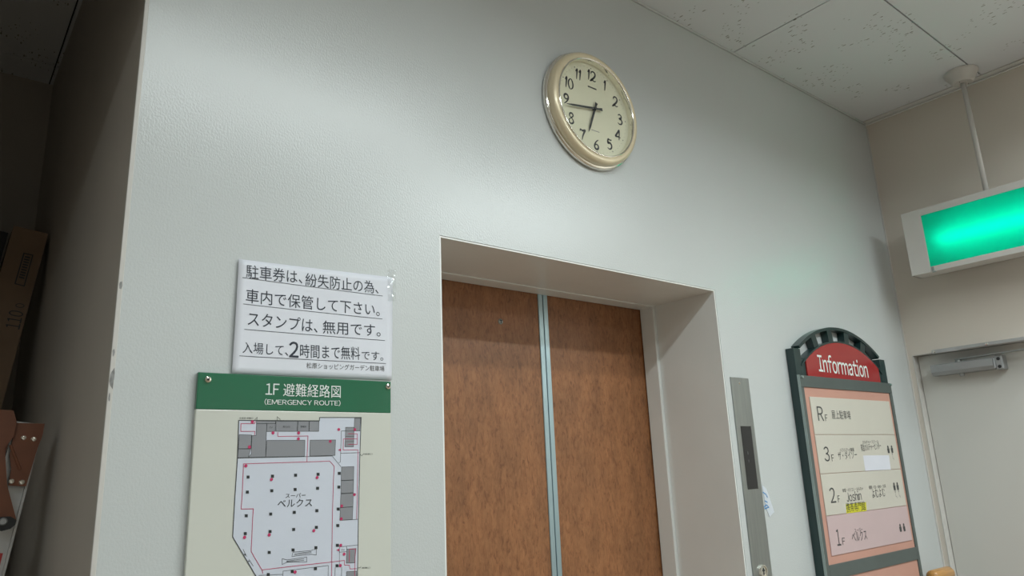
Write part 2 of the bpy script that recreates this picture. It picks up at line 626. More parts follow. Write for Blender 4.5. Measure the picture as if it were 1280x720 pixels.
# other walls of the hall and the recess
struct(obj('wall_back', bx(XHL-0.1, XR+0.15, YB-0.1, YB, 0, ZC), M_HALL), 'far end wall of the hall behind the viewer')
struct(obj('wall_left', bx(XHL-0.1, XHL, YB, 0.1, 0, ZC), M_HALL), 'left wall of the hall')
struct(obj('wall_front_left', bx(XHL, XN, 0.0, 0.1, 0, ZC), M_HALL), 'wall left of the dim recess')
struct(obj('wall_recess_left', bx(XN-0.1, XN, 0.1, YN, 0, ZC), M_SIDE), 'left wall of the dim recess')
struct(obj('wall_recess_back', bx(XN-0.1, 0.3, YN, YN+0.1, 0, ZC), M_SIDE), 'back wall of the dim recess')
struct(obj('wall_shading_header', bx(XN, -0.004, -0.12, 0.02, 2.455, ZC), M_WALL), 'unseen header added to shade the mouth of the dim recess')  # hidden occluder added to throw the slanting shade on the side wall

# ceiling: void plate and pitted gypsum boards
ceil = struct(obj('ceiling', bx(XHL-0.1, XR+0.15, YB-0.1, YN+0.1, ZC+0.0125, ZC+0.1), M_DARK), 'pitted white gypsum board ceiling')
TX, TY, GAP = 0.91, 0.453, 0.0048
SX, SY = 1.8096, 0.0
bm_t = bx(-TX/2+GAP/2, TX/2-GAP/2, -TY/2+GAP/2, TY/2-GAP/2, 0, 0.012)
tile_me = None
ix0 = int(math.floor((XHL-SX)/TX))
for i in range(ix0, 2):
    for j in range(-11, 4):
        cx_, cy_ = SX+TX*(i+0.5), SY+TY*(j+0.5)
        if cy_ > 0.05 and (cx_-TX/2 > 0.05 or cx_+TX/2 < XN-0.2):
            continue
        if i > 0 or cy_+TY/2 < YB:
            continue
        if tile_me is None:
            t = obj('ceiling_board', bm_t, M_CEIL, ceil)
            tile_me = t.data
        else:
            t = bpy.data.objects.new('ceiling_board', tile_me)
            COL.objects.link(t)
            t.parent = ceil
        t.location = (cx_, cy_, ZC)
# ceiling edge mouldings
b = nb()
box(b, SX+TX+0.0045, XR, YB, 0.0, ZC-0.001, ZC+0.012, bev=0.0005)
box(b, XR-0.006, XR, YB, 0.0, ZC-0.009, ZC-0.0035, bev=0.001)
struct(obj('trim_4', b, mat('ceiling_strip_paint', (0.76, 0.75, 0.73), 0.6, var=(10, 0.02, ONE, 2))), 'slim ceiling moulding along the right wall')
b = bx(0.0, XR-0.012, -0.007, 0.0, ZC-0.008, ZC-0.0005, bev=0.002)
struct(obj('trim_5', b, M_WALL), 'slim ceiling moulding along the main wall')


# ---------------------------------------------------------------- ceiling lamps (out of view, light the hall)
def lamp(x, y, label, w=1.2, d=0.10, power=LAMP_W):
    t = thing('ceiling_lamp', label, 'lamp', (x, y, ZC))
    b = bx(x-w/2-0.02, x+w/2+0.02, y-d/2-0.02, y+d/2+0.02, ZC-0.028, ZC-0.0005, bev=0.004)
    obj('housing', b, M_PLASTIC, t)
    b = bx(x-w/2, x+w/2, y-d/2, y+d/2, ZC-0.034, ZC-0.0285, bev=0.001)
    obj('diffuser', b, M_TUBE, t)
    ld = bpy.data.lights.new('tube_light', 'AREA')
    ld.shape = 'RECTANGLE'
    ld.size, ld.size_y = w, d
    ld.energy = power
    ld.color = LAMP_COL
    ld.spread = math.radians(162)      # louvred: little light reaches the top of the walls
    lo = bpy.data.objects.new('tube_light', ld)
    COL.objects.link(lo)
    lo.parent = t
    lo.location = (0, 0, -0.037)
    return t


lamp(0.62, -1.08, 'long white ceiling lamp before the left half of the wall', power=10.5)
lamp(2.02, -1.55, 'long white ceiling lamp near the service door wall', power=28.0)
lamp(-1.35, -1.60, 'long white ceiling lamp before the dim recess side of the hall', power=14.5)
lamp(-1.35, -3.3, 'added fill lamp on the ceiling at the back left of the hall', power=7.0)  # unseen back row, added for ambient light on wall and jambs
lamp(0.62, -3.3, 'added fill lamp on the ceiling at the back centre of the hall', power=9.0)
lamp(2.02, -3.3, 'added fill lamp on the ceiling at the back by the right wall', power=27.0)


# ---------------------------------------------------------------- information board
PB, PP = -0.028, -0.036            # post front, panel front
IX0, IX1 = 1.888, 2.497
t = thing('information_board', 'tall dark green information board with arched red top and floor plates', 'sign', (IX0, 0, 0.7))
Z_TOP = 1.8605
ZPOST = 1.9465
b = bx(IX0, IX0+0.04, PB, -0.0005, 0.7, ZPOST, bev=0.0015)
obj('post', b, M_DGREEN, t)
b = bx(IX1-0.04, IX1, PB, -0.0005, 0.7, ZPOST, bev=0.0015)
obj('post', b, M_DGREEN, t)
# arches
AXC = (IX0+IX1)/2
RO = 0.487
ZA = 2.0375-RO


def arc(r, a0, a1, n=36):
    return [(AXC+r*math.sin(a0+(a1-a0)*i/n), ZA+r*math.cos(a0+(a1-a0)*i/n)) for i in range(n+1)]


def arc_band(r0, r1, a, y0, y1):
    o_ = arc(r1, -a, a)
    i_ = arc(r0, -a, a)
    b = nb()
    V = []
    for (xo, zo), (xi, zi) in zip(o_, i_):
        V.append([b.verts.new(p) for p in ((xo, y0, zo), (xo, y1, zo), (xi, y1, zi), (xi, y0, zi))])
    for p, q in zip(V, V[1:]):
        for k in range(4):
            b.faces.new((p[k], p[(k+1) % 4], q[(k+1) % 4], q[k]))
    b.faces.new(V[0])
    b.faces.new(list(reversed(V[-1])))
    bmesh.ops.recalc_face_normals(b, faces=b.faces[:])
    return b


AMAX = math.asin((AXC-IX0-0.036)/RO)
obj('arch', arc_band(RO-0.010, RO, AMAX, PB, -0.0005), M_DGREEN, t)
R2 = RO-0.053
A2 = math.asin((AXC-IX0-0.036)/R2)
obj('inner_arch', arc_band(R2, R2+0.005, A2, PB-0.002, -0.0005), M_DGREEN, t)
for a in (-0.36, -0.125, 0.115, 0.355):
    b = bx(-0.015, 0.015, PB+0.003, -0.0005, R2+0.003, RO-0.008)
    bmesh.ops.transform(b, matrix=Matrix.Translation((AXC, 0, ZA)) @ Matrix.Rotation(a, 4, 'Y'), verts=b.verts)
    obj('arch_spoke', b, M_DGREEN, t)
b = bx(IX0+0.04, IX0+0.066, PB+0.002, -0.0005, Z_TOP, ZA+math.sqrt(R2**2-(AXC-IX0-0.066)**2)+0.004)
obj('corner_block', b, M_DGREEN, t)
b = bx(IX1-0.066, IX1-0.04, PB+0.002, -0.0005, Z_TOP, ZA+math.sqrt(R2**2-(AXC-IX0-0.066)**2)+0.004)
obj('corner_block', b, M_DGREEN, t)
# red half-moon
b = nb()
hw = AXC-IX0-0.062
aa = math.asin(hw/R2)
pts = [Vector((x, PB-0.002, z)) for x, z in arc(R2-0.0005, -aa, aa)]
pts += [Vector((AXC+hw, PB-0.002, Z_TOP)), Vector((AXC-hw, PB-0.002, Z_TOP))]
prism(b, pts, (0, 0.012, 0))
hm = obj('header_panel', b, M_REDP, t)
b = text_bm('Information', W(1024.0, 464.5, 'y', PB-0.0025), W(1086, 472.5, 'y', PB-0.0025), 0.060, off=0.008)
obj('lettering', b, M_WHITE, hm)

# framed panel
ZM0, ZM1 = W(1088, 706.5, 'y', PP).z, W(1088, 696.0, 'y', PP).z
zmid = ZM1
ZIN = Z_TOP-0.036
b = nb()
box(b, IX0+0.001, IX1, PP, PB-0.0003, ZIN, Z_TOP, bev=0.0012)
pan = obj('panel_frame', b, M_FRAME, t)
for x0, x1 in ((IX0+0.0012, IX0+0.018), (IX1-0.018, IX1-0.0002)):
    obj('panel_stile', bx(x0, x1, PP, PB-0.0003, 0.75, ZIN, bev=0.0012), M_FRAME, pan)
b = bx(IX0+0.018, IX1-0.018, PP, PB-0.0003, zmid-0.04, zmid, bev=0.0012)
obj('panel_rail', b, M_FRAME, pan)
b = bx(IX0-0.0008, IX0+0.001, PP, PB, 0.75, Z_TOP+0.001)
obj('edge_highlight', b, M_FRAMEL, pan)  # paler strip paints the highlight along the panel's left edge
for xx in (IX0+0.012, IX1-0.004):
    obj('panel_knob', lathe(nb(), [(0, 0.006), (0.004, 0.005), (0.005, 0)], (xx, PP, Z_TOP-0.006), (0, -1, 0), 16), M_FRAMEL, pan)
PS = PP+0.004
b = bx(IX0+0.018, IX1-0.018, PS, PS+0.003, zmid, ZIN)
back = obj('back_panel', b, M_SALMON, t)
b = bx(IX0+0.018, IX1-0.018, PS, PS+0.003, 0.75, zmid-0.04)
obj('back_panel', b, M_SALMON, t)
PL = PS-0.003                       # plate front
zs = [W(1062, y, 'y', PL).z for y in (498.5, 543.2, 590.2, 641.3, 691.0)]
xl = sum(W(*p, 'y', PL).x for p in ((1012, 493), (1019, 543), (1026, 595), (1033, 648.6)))/4
xrr = sum(W(*p, 'y', PL).x for p in ((1112.5, 504), (1118.5, 543.4), (1126, 585.5), (1132, 634)))/4
plates = []
for i in range(4):
    b = bx(xl, xrr, PL, PS-0.0002, zs[i+1]+0.0007, zs[i]-0.0007, bev=0.0006)
    p = obj('floor_plate', b, M_PINK if i == 3 else M_CREAM, back)
    plates.append(p)
PT = PL-0.0006


def itext(body, a, c, h, m=M_INKG, off=0.0):
    return obj('lettering', text_bm(body, W(*a, 'y', PT), W(*c, 'y', PT), h, off=off), m, t)


itext('R', (1023.2, 526.0), (1030.5, 526.2), 0.045)
itext('F', (1032.0, 526.3), (1035.2, 526.3), 0.020)
itext('屋上駐車場', (1040.5, 523.6), (1064, 524.4), 0.028, off=0.0)
itext('3', (1031.5, 577), (1038.0, 576.6), 0.045)
itext('F', (1040.2, 576.6), (1043.2, 576.4), 0.020)
itext('バラエティ雑貨', (1050.0, 565.0), (1068, 564.2), 0.012)
itext('ザ・ダイソー', (1048.5, 575.0), (1072, 573.2), 0.026, off=0.0)
itext('カルチャースクール', (1078.5, 555.0), (1098.5, 554.0), 0.011)
itext('東急カルチャーセンター', (1077.0, 564.5), (1102, 561.5), 0.024, off=0.0)
itext('2', (1038.8, 629), (1045.6, 628.2), 0.045)
itext('F', (1048.0, 628.0), (1050.6, 627.6), 0.020)
itext('家電・パソコン・おもちゃ', (1053.5, 615.6), (1079, 612.6), 0.011)
itext('Joshin', (1059.0, 627.4), (1077.5, 624.8), 0.029)
itext('書籍・CD・DVD・文具', (1086.5, 611.6), (1107.5, 609.4), 0.011)
itext('よむよむ', (1091.0, 622.5), (1107, 620.2), 0.027, off=0.0)
itext('1', (1047.0, 682.5), (1051.8, 681.8), 0.047)
itext('F', (1053.6, 681.2), (1057, 680.6), 0.020)
itext('スーパー', (1068.5, 665.8), (1078.5, 664.0), 0.012)
itext('ベルクス', (1066.0, 678.0), (1084.5, 674.4), 0.030)
# small paired figures beside the floors
for i, (px, py) in enumerate(((1110.5, 562), (1115, 561.6), (1118, 608.3), (1122, 607.8), (1125.6, 660), (1130.2, 659.4))):
    b = nb()
    c = W(px, py, 'y', PT)
    disc(b, c+Vector((0, 0, 0.0085)), 0.0052)
    poly(b, [c+Vector((-0.008, 0, 0.004)), c+Vector((-0.0065, 0, -0.012)), c+Vector((0.0065, 0, -0.012)), c+Vector((0.008, 0, 0.004))])
    obj('person_symbol', b, M_INKG, t)
for px, py in ((1116.2, 572), (1120.0, 619.5), (1124.2, 618.8)):
    b = nb()
    c = W(px, py, 'y', PT)
    disc(b, c+Vector((0, 0, 0.013)), 0.004)
    ribbon(b, [c+Vector((0, 0, 0.008)), c+Vector((-0.001, 0, -0.003)), c+Vector((0.005, 0, -0.003)), c+Vector((0.006, 0, -0.009))], 0.002)
    obj('wheelchair_symbol', b, M_INKL, t)
# stickers
q = [W(*p, 'y', PT) for p in ((1079.0, 569.4), (1111.2, 569.0), (1113.6, 587.0), (1081.8, 588.6))]
b = nb()
prism(b, q, (0, 0.0008, 0))
obj('blank_sticker', b, M_STICK, t)
q = [W(*p, 'y', PT) for p in ((1057.4, 630.4), (1082.6, 627.6), (1083.4, 638.6), (1058.4, 641.8))]
b = nb()
prism(b, q, (0, 0.0008, 0))
ys = obj('yellow_label', b, M_YEL, t)
b = text_bm('携帯専門館', W(1059.0, 640.6, 'y', PT-0.0004), W(1082.4, 637.6, 'y', PT-0.0004), 0.028, off=0.0)
obj('lettering', b, M_INKB, ys)

# ---------------------------------------------------------------- emergency route sign
YS = -0.010
A0, A1 = W(248.0, 465.5, 'y', YS), W(490.0, 476.5, 'y', YS)
B0, B1 = W(232.5, 700, 'y', YS), W(487.2, 690, 'y', YS)
sx0 = (A0.x+B0.x)/2
sx1 = (A1.x+B1.x)/2
sz1 = (A0.z+A1.z)/2
hz = (W(244.5, 512.2, 'y', YS).z+W(489.5, 515.4, 'y', YS).z)/2
sz0 = sz1-0.52
t = thing('emergency_route_sign', 'green and cream emergency route sign with floor plan on the wall', 'sign', (sx0, 0, sz0))
obj('header_band', bx(sx0, sx1, YS, -0.0005, hz, sz1, bev=0.0012), M_GREEN, t)
bd = obj('board', bx(sx0, sx1, YS, -0.0005, sz0, hz-0.0002, bev=0.0012), M_SIGNB, t)
for px, py in ((259.6, 474.6), (484.6, 483.4), (246, 940), (492, 930)):
    c = W(px, py, 'y', YS)
    if c.z < sz0+0.012:
        c.z = sz0+0.014
    sc_ = obj('screw', lathe(nb(), [(0, 0.0035), (0.002, 0.0042), (0.0048, 0.003), (0.0056, 0.0012), (0.0056, 0)], c, (0, -1, 0), 24), M_CHROME, t)
    obj('screw_recess', lathe(nb(), [(0, 0.0046), (0.0017, 0.0045), (0.0019, 0.0035)], c, (0, -1, 0), 12), M_BLACK, sc_)
P1, P2, P3, P4 = YS-0.0003, YS-0.0005, YS-0.0007, YS-0.0009


def stext(body, a, c, h, m, y=P4, off=0.0):
    return obj('lettering', text_bm(body, W(*a, 'y', y), W(*c, 'y', y), h, off=off), m, t)


stext('1F', (331.8, 493.2), (349.0, 493.7), 0.0190, M_WHITE)
stext('避難経路図', (353.8, 495.4), (425.8, 497.4), 0.0225, M_WHITE, off=0.0)
stext('(EMERGENCY ROUTE)', (330.6, 506.2), (425.6, 507.6), 0.0105, M_WHITE, off=0.004)

K = 6.547


def SA(x, y, d=P1):
    return W(290+x/K, 515+y/K, 'y', d)


def SB(x, y, d=P1):
    return W(290+x/K, 610+y/K, 'y', d)


fl = [SA(55, 68), SA(715, 72), SA(717, 45), SA(1057, 45), SA(1046, 350), SA(1038, 720), SB(1034, 250), SB(1030, 520), SB(1022, 900),
      SB(330, 960), SB(195, 720), SB(5, 400), SA(22, 720), SA(45, 370)]
obj('plan_sheet', poly(nb(), fl), M_MAPW, t)
rooms = [('A', [(200, 72), (357, 75), (357, 95), (200, 95)]),
         ('A', [(200, 95), (285, 96), (275, 368), (135, 371), (158, 340), (163, 192), (197, 192)]),
         ('A', [(60, 185), (160, 188), (155, 300), (52, 300)]), ('A', [(52, 302), (153, 302), (135, 370), (45, 375)]),
         ('A', [(286, 95), (355, 95), (355, 158), (283, 160)]), ('A', [(360, 75), (538, 75), (534, 158), (360, 158)]),
         ('A', [(541, 75), (631, 75), (629, 158), (537, 158)]), ('A', [(634, 75), (713, 75), (710, 158), (632, 158)]),
         ('A', [(285, 232), (597, 230), (593, 362), (276, 368)]), ('A', [(640, 230), (848, 228), (843, 355), (636, 360)]),
         ('A', [(1003, 50), (1053, 50), (1046, 155), (1000, 155)]), ('A', [(930, 125), (1000, 125), (995, 285), (925, 285)]),
         ('A', [(897, 450), (998, 446), (996, 555), (893, 560)]), ('A', [(893, 562), (996, 557), (993, 660), (891, 666)]),
         ('B', [(891, 48), (993, 42), (990, 152), (887, 160)]), ('B', [(887, 162), (990, 154), (985, 258), (882, 265)]),
         ('B', [(940, 500), (1015, 495), (1005, 612), (935, 615)]), ('B', [(937, 685), (1020, 680), (1018, 780), (935, 785)])]
bl = nb()
for k, ps in rooms:
    F_ = SA if k == 'A' else SB
    obj('plan_room', poly(nb(), [F_(x, y, P2) for x, y in ps]), M_MAPG, t)
    ribbon(bl, [F_(x, y, P3) for x, y in ps+ps[:1]], 0.0006)
# thin black plan lines
ribbon(bl, [Vector((p.x, P3, p.z)) for p in fl+fl[:1]], 0.0012)
for k, ps in (('A', [(820, 360), (893, 450)]), ('A', [(895, 155), (1048, 155)]), ('A', [(895, 155), (887, 410), (872, 415)]),
              ('A', [(890, 338), (1045, 332)]), ('A', [(45, 378), (820, 360)]), ('A', [(180, 72), (207, 42), (203, 72)]),
              ('A', [(370, 70), (370, 38), (397, 62)]), ('A', [(930, 200), (1000, 198)]), ('A', [(930, 243), (1000, 241)]),
              ('B', [(885, 265), (1030, 256)]), ('B', [(880, 482), (1030, 466)]), ('B', [(880, 482), (878, 640)]),
              ('B', [(880, 525), (940, 520), (940, 480)]),
              ('B', [(415, 760), (418, 680), (788, 634), (786, 760)]), ('B', [(845, 650), (840, 760)]), ('B', [(898, 645), (895, 760)]),
              ('B', [(218, 715), (415, 706)]), ('B', [(490, 562), (498, 525), (645, 512), (690, 498), (690, 548), (650, 542), (520, 556), (490, 562)]),
              ('B', [(510, 548), (650, 528)]), ('B', [(512, 538), (650, 520)]),
              ('B', [(410, 578), (450, 588), (612, 565), (612, 605), (450, 607), (410, 626), (410, 578)]),
              ('B', [(445, 598), (590, 580)]), ('B', [(445, 604), (590, 592)]), ('B', [(90, 500), (120, 560)]), ('B', [(140, 585), (175, 640)]),
              ('A', [(1047, 345), (1062, 360), (1078, 340), (1085, 345)]), ('B', [(1030, 655), (1052, 650), (1056, 640)])):
    F_ = SA if k == 'A' else SB
    ribbon(bl, [F_(x, y, P3) for x, y in ps], 0.0006)
obj('plan_outline', bl, M_INK, t)
b = nb()
for k, ps in (('A', [(375, 165), (375, 200), (622, 196), (613, 408)]),
              ('B', [(815, 760), (817, 600), (822, 240), (826, 100), (832, -100), (838, -177)]),
              ('A', [(838, 445), (800, 402), (613, 408), (95, 424), (84, 680)]),
              ('B', [(84, 58), (75, 172), (175, 170), (170, 240), (157, 520), (245, 670), (500, 640), (820, 605), (920, 592), (920, 630), (962, 632), (965, 662), (1020, 660)]),
              ('A', [(1032, 310), (1025, 690)]), ('B', [(1026, 60), (1020, 255)]),
              ('A', [(1032, 310), (910, 310), (912, 220), (1025, 220)]), ('A', [(950, 178), (1025, 178), (1025, 265), (950, 265)]),
              ('A', [(185, 190), (187, 158), (72, 158), (74, 95), (185, 95), (192, 75)]),
              ('B', [(960, 605), (962, 500), (1010, 498), (1003, 760)]), ('B', [(247, 670), (252, 700)])):
    F_ = SA if k == 'A' else SB
    ribbon(b, [F_(x, y, P3-0.0001) for x, y in ps], 0.0009)
obj('route_line', b, M_RED, t)
b = nb()
for F_, ps in ((SA, ((132, 532), (332, 525), (521, 517), (705, 509), (878, 502), (126, 655), (326, 644), (517, 634), (701, 624), (875, 614))),
               (SB, ((117, 227), (317, 213), (510, 199), (695, 185), (870, 172), (109, 373), (312, 356), (505, 339), (691, 322), (866, 307),
                     (305, 527), (500, 507), (687, 488), (863, 469), (297, 708), (494, 684), (683, 660), (860, 636)))):
    for x, y in ps:
        poly(b, [F_(x-12, y-12, P4), F_(x+12, y-12, P4), F_(x+12, y+12, P4), F_(x-12, y+12, P4)])
for x, y, s in ((103, 546, 10), (135, 600, 8)):
    poly(b, [SB(x-s, y-s, P4), SB(x+s, y-s*0.3, P4), SB(x+s*0.6, y+s, P4)])
obj('plan_column', b, M_INK, t)['kind'] = 'stuff'
b = nb()
for F_, ps in ((SA, ((167, 80), (143, 286), (336, 171), (546, 171), (544, 219), (805, 240), (874, 143), (1006, 143), (114, 441), (323, 552), (697, 536), (1003, 676))),
               (SB, ((103, 404), (305, 384), (670, 349), (898, 147), (895, 252), (890, 469), (918, 541), (887, 635), (517, 688)))):
    for x, y in ps:
        disc(b, F_(x, y, P4-0.0002), 0.0026, seg=14)
for F_, x, y in ((SA, 880, 310), (SB, 866, 507)):
    poly(b, [F_(x-12, y, P4), F_(x+12, y-11, P4), F_(x+12, y+11, P4)])
obj('plan_marker', b, M_RED, t)['kind'] = 'stuff'
stext('スーパー', tuple((290+437/K, 610+82/K)), (290+603/K, 610+76/K), 0.0072, M_INK)
stext('ベルクス', (290+372/K, 610+160/K), (290+655/K, 610+150/K), 0.0128, M_INK, off=0.0)
stext('EV', (290+308/K, 515+133/K), (290+332/K, 515+133/K), 0.0026, M_INK)
stext('EV', (290+897/K, 610+513/K), (290+922/K, 610+512/K), 0.0026, M_INK)
stext('荷さばき', (290+417/K, 515+128/K), (290+475/K, 515+128/K), 0.0032, M_INK)
stext('事務所', (290+560/K, 515+127/K), (290+610/K, 515+127/K), 0.0032, M_INK)
stext('非常用 避難口', (290+60/K, 515+57/K), (290+172/K, 515+57/K), 0.0028, M_INK)
stext('避難口', (290+1086/K, 515+350/K), (290+1150/K, 515+349/K), 0.0026, M_INK)
stext('避難口', (290+1062/K, 610+660/K), (290+1130/K, 610+658/K), 0.0026, M_INK)

# ---------------------------------------------------------------- paper notice
YP = -0.0035
t = thing('paper_notice', 'white paper parking notice with black Japanese text taped above green sign', 'notice', tuple(W(289.5, 466.5, 'y', 0)))
c00, c10, c11, c01 = (W(289.5, 466.8, 'y', YP), W(490.0, 474.8, 'y', YP), W(491.5, 346.5, 'y', YP), W(298.3, 323.8, 'y', YP))
def paper_y(x, z):
    u = min(1, max(0, (x-c01.x)/(c11.x-c01.x)))
    v = min(1, max(0, (z-c00.z)/(c01.z-c00.z)))
    return -0.0016-0.0030*(1-u)**5-0.0006*(1+math.sin(4*u+1.5))*math.sin(math.pi*v)-0.0008*(u**5)*(1+math.sin(5*v))


def on_paper(bm):
    for v in bm.verts:
        v.co.y = paper_y(v.co.x, v.co.z)-0.0005
    return bm


b = nb()
NX, NZ = 24, 18
V = []
for j in range(NZ+1):
    row = []
    for i in range(NX+1):
        u, v = i/NX, j/NZ
        p = c00*(1-u)*(1-v)+c10*u*(1-v)+c11*u*v+c01*(1-u)*v
        p.y = paper_y(p.x, p.z)
        row.append(b.verts.new(p))
    V.append(row)
for j in range(NZ):
    for i in range(NX):
        b.faces.new((V[j][i], V[j][i+1], V[j+1][i+1], V[j+1][i]))
sheet = obj('sheet', b, M_PAPER, t, smooth=True)
mod = sheet.modifiers.new('thickness', 'SOLIDIFY')
mod.thickness = 0.0002
YT = -0.0036


def ptext(body, a, c, h, off=0.0, m=M_INKB):
    return obj('lettering', on_paper(text_bm(body, W(*a, 'y', YT), W(*c, 'y', YT), h, off=off)), m, t)


Z0 = 4.2333     # scale of the enlarged view the text was measured in


def PZ(x, y):
    return (270+x/Z0, 310+y/Z0)


ptext('駐車券は、', PZ(158, 161), PZ(458, 190), 0.0250)
ptext('紛失防止の為、', PZ(474, 200), PZ(862, 243), 0.0250)
ptext('車内で保管して下さい。', PZ(155, 290), PZ(868, 362), 0.0250)
ptext('スタンプは、', PZ(165, 410), PZ(538, 448), 0.0245)
ptext('無用です。', PZ(566, 452), PZ(872, 470), 0.0245)
ptext('入場して、', PZ(138, 557), PZ(382, 572), 0.0195)
ptext('2', PZ(386, 578), PZ(438, 581), 0.0285, off=0.014)
ptext('時間まで無料', PZ(446, 580), PZ(764, 592), 0.0245, off=0.0)
ptext('です。', PZ(772, 590), PZ(886, 596), 0.0165)
ptext('松原ショッピングガーデン駐車場', PZ(480, 636), PZ(892, 653), 0.0105, m=M_INKG)
for a, c in (((138, 157), (884, 253)), ((142, 297), (882, 375)), ((148, 431), (894, 489)), ((122, 571), (900, 611))):
    pa, pc = W(*PZ(*a), 'y', YT), W(*PZ(*c), 'y', YT)
    obj('underline', on_paper(ribbon(nb(), [pa.lerp(pc, k/20) for k in range(21)], 0.0009)), M_INKB, t)
# clear tape at the right edge: crumpled strip
b = nb()
V = []
for j in range(15):
    row = []
    for i in range(5):
        p = W(484.5+i*2.6, 337+j*2.8, 'y', -0.0042)
        p.y += random.uniform(-0.0010, 0.0008)
        row.append(b.verts.new(p))
    V.append(row)
for j in range(14):
    for i in range(4):
        b.faces.new((V[j][i], V[j][i+1], V[j+1][i+1], V[j+1][i]))
obj('tape', b, M_TAPE, t)

# ---------------------------------------------------------------- wall clock
CK = Vector((1.0775, 0, 2.5265))
t = thing('wall_clock', 'round champagne wall clock with cream dial above the lift doors', 'clock', tuple(CK))
AX = (0, -1, 0)
KR, KD = 0.978, 0.86


def turn(prof, seg=128):
    return lathe(nb(), [(r*KR, h*KD) for r, h in prof], CK, AX, seg)


obj('back_ring', turn([(0.150, 0.0005), (0.1655, 0.0005), (0.1685, 0.004), (0.1690, 0.010), (0.1675, 0.015), (0.1635, 0.0175), (0.1600, 0.0185)]), M_CHROME, t, True)
obj('bezel', turn([(0.1600, 0.016), (0.1622, 0.020), (0.1625, 0.026), (0.1608, 0.033), (0.1570, 0.039), (0.1515, 0.0425), (0.1460, 0.0425), (0.1420, 0.0405)]), M_BEZEL, t, True)
obj('glass_ring', turn([(0.1425, 0.0395), (0.1422, 0.0428), (0.1405, 0.0442), (0.1385, 0.0435), (0.1375, 0.0405), (0.1370, 0.0300), (0.1365, 0.0225)]), M_CHROME, t, True)
dial = obj('dial', turn([(0.137, 0.0205), (0.137, 0.0235), (0.0, 0.0235)], 96), M_DIAL, t)
DYD = 0.0235*KD
obj('glass', turn([(0.138, 0.0395), (0.10, 0.0405), (0.0, 0.041)], 96), M_GLASS, t, True)

GL = {
    '0': ([(.32, 1), (.12, .8), (.06, .45), (.18, .08), (.36, 0), (.56, .2), (.60, .55), (.48, .9)], True),
    '1': ([(.06, .78), (.16, .88), (.26, 1.0), (.22, .6), (.16, 0)], False),
    '2': ([(.10, .70), (.12, .90), (.32, 1), (.54, .92), (.60, .70), (.46, .44), (.22, .20), (.04, .02), (.24, .12), (.46, .04), (.68, .12)], False),
    '3': ([(.08, .88), (.26, 1), (.48, .92), (.50, .70), (.28, .56), (.50, .50), (.60, .28), (.48, .05), (.22, 0), (.04, .12)], False),
    '4': ([(.46, 0), (.50, .5), (.50, 1), (.28, .7), (.02, .32), (.36, .34), (.66, .28)], False),
    '5': ([(.62, .98), (.40, .92), (.18, .96), (.14, .58), (.36, .64), (.58, .46), (.56, .16), (.32, 0), (.06, .10)], False),
    '6': ([(.56, .96), (.28, .72), (.08, .36), (.14, .08), (.34, 0), (.54, .14), (.52, .38), (.32, .48), (.12, .34)], False),
    '7': ([(.04, .80), (.10, .98), (.34, .90), (.64, 1.0), (.46, .62), (.34, .30), (.28, 0)], False),
    '8': ([(.33, .55), (.12, .72), (.20, .96), (.44, .98), (.54, .78), (.33, .55), (.08, .32), (.14, .04), (.40, 0), (.58, .20), (.48, .42)], True),
    '9': ([(.08, .04), (.36, .28), (.56, .64), (.50, .92), (.30, 1), (.10, .86), (.12, .62), (.32, .52), (.52, .66)], False),
}


def numeral(s, cx_, cz_, h):
    b = nb()
    wd = 0.62
    adv = {'1': 0.40}
    tot = sum(adv.get(ch, wd+0.06) for ch in s)*h
    x = cx_-tot/2
    for ch in s:
        pts, cl = GL[ch]
        sp = spline(pts, 6, cl)
        n = len(sp)
        ww = [h*(0.07+0.12*math.sin(math.pi*min(1, max(0, i/(n-1))))**0.8) for i in range(n)]
        if cl:
            ww = [h*(0.085+0.075*abs(math.sin(2*math.pi*i/(n-1)))) for i in range(n)]
        sl = 0.06*h
        ribbon(b, [Vector((x+px*h+sl*pz, CK.y-DYD-0.0004, cz_-h/2+pz*h)) for px, pz in sp], ww)
        x += adv.get(ch, wd+0.06)*h
    return b


for hnum in range(1, 13):
    a = math.radians(30*hnum)
    rr = 0.0995
    obj('numeral', numeral(str(hnum), CK.x+rr*math.sin(a), CK.z+rr*math.cos(a), 0.0295), M_INK, dial)
b = nb()
for k in range(60):
    a = math.radians(6*k)
    r_ = 0.1215
    disc(b, (CK.x+r_*math.sin(a), CK.y-DYD-0.0004, CK.z+r_*math.cos(a)), 0.0017 if k % 5 == 0 else 0.0007, seg=8)
obj('minute_dot', b, M_INK, dial)['kind'] = 'stuff'
b = nb()
ribbon(b, [Vector((CK.x-0.016, -DYD-0.0004, CK.z+0.064)), Vector((CK.x+0.016, -DYD-0.0004, CK.z+0.064))], 0.0042)
obj('maker_mark', b, M_INKG, dial)
b = nb()
ribbon(b, [Vector((CK.x-0.015, -DYD-0.0004, CK.z-0.062)), Vector((CK.x+0.015, -DYD-0.0004, CK.z-0.062))], 0.0022)
obj('dial_print', b, M_INKL, dial)


def hand(name, deg, ln, tail, w, y):
    a = math.radians(deg)
    u = Vector((math.sin(a), 0, math.cos(a)))
    s = Vector((math.cos(a), 0, -math.sin(a)))
    c = Vector((CK.x, -y, CK.z))
    b = nb()
    pts = [c-u*tail-s*w*0.9, c-u*tail*0.35-s*w*0.45, c-s*w*0.62, c+u*ln*0.8-s*w*0.5, c+u*ln-s*w*0.12,
           c+u*ln+s*w*0.12, c+u*ln*0.8+s*w*0.5, c+s*w*0.62, c-u*tail*0.35+s*w*0.45, c-u*tail+s*w*0.9]
    prism(b, pts, (0, 0.0006, 0))
    return obj(name, b, M_INK, t)


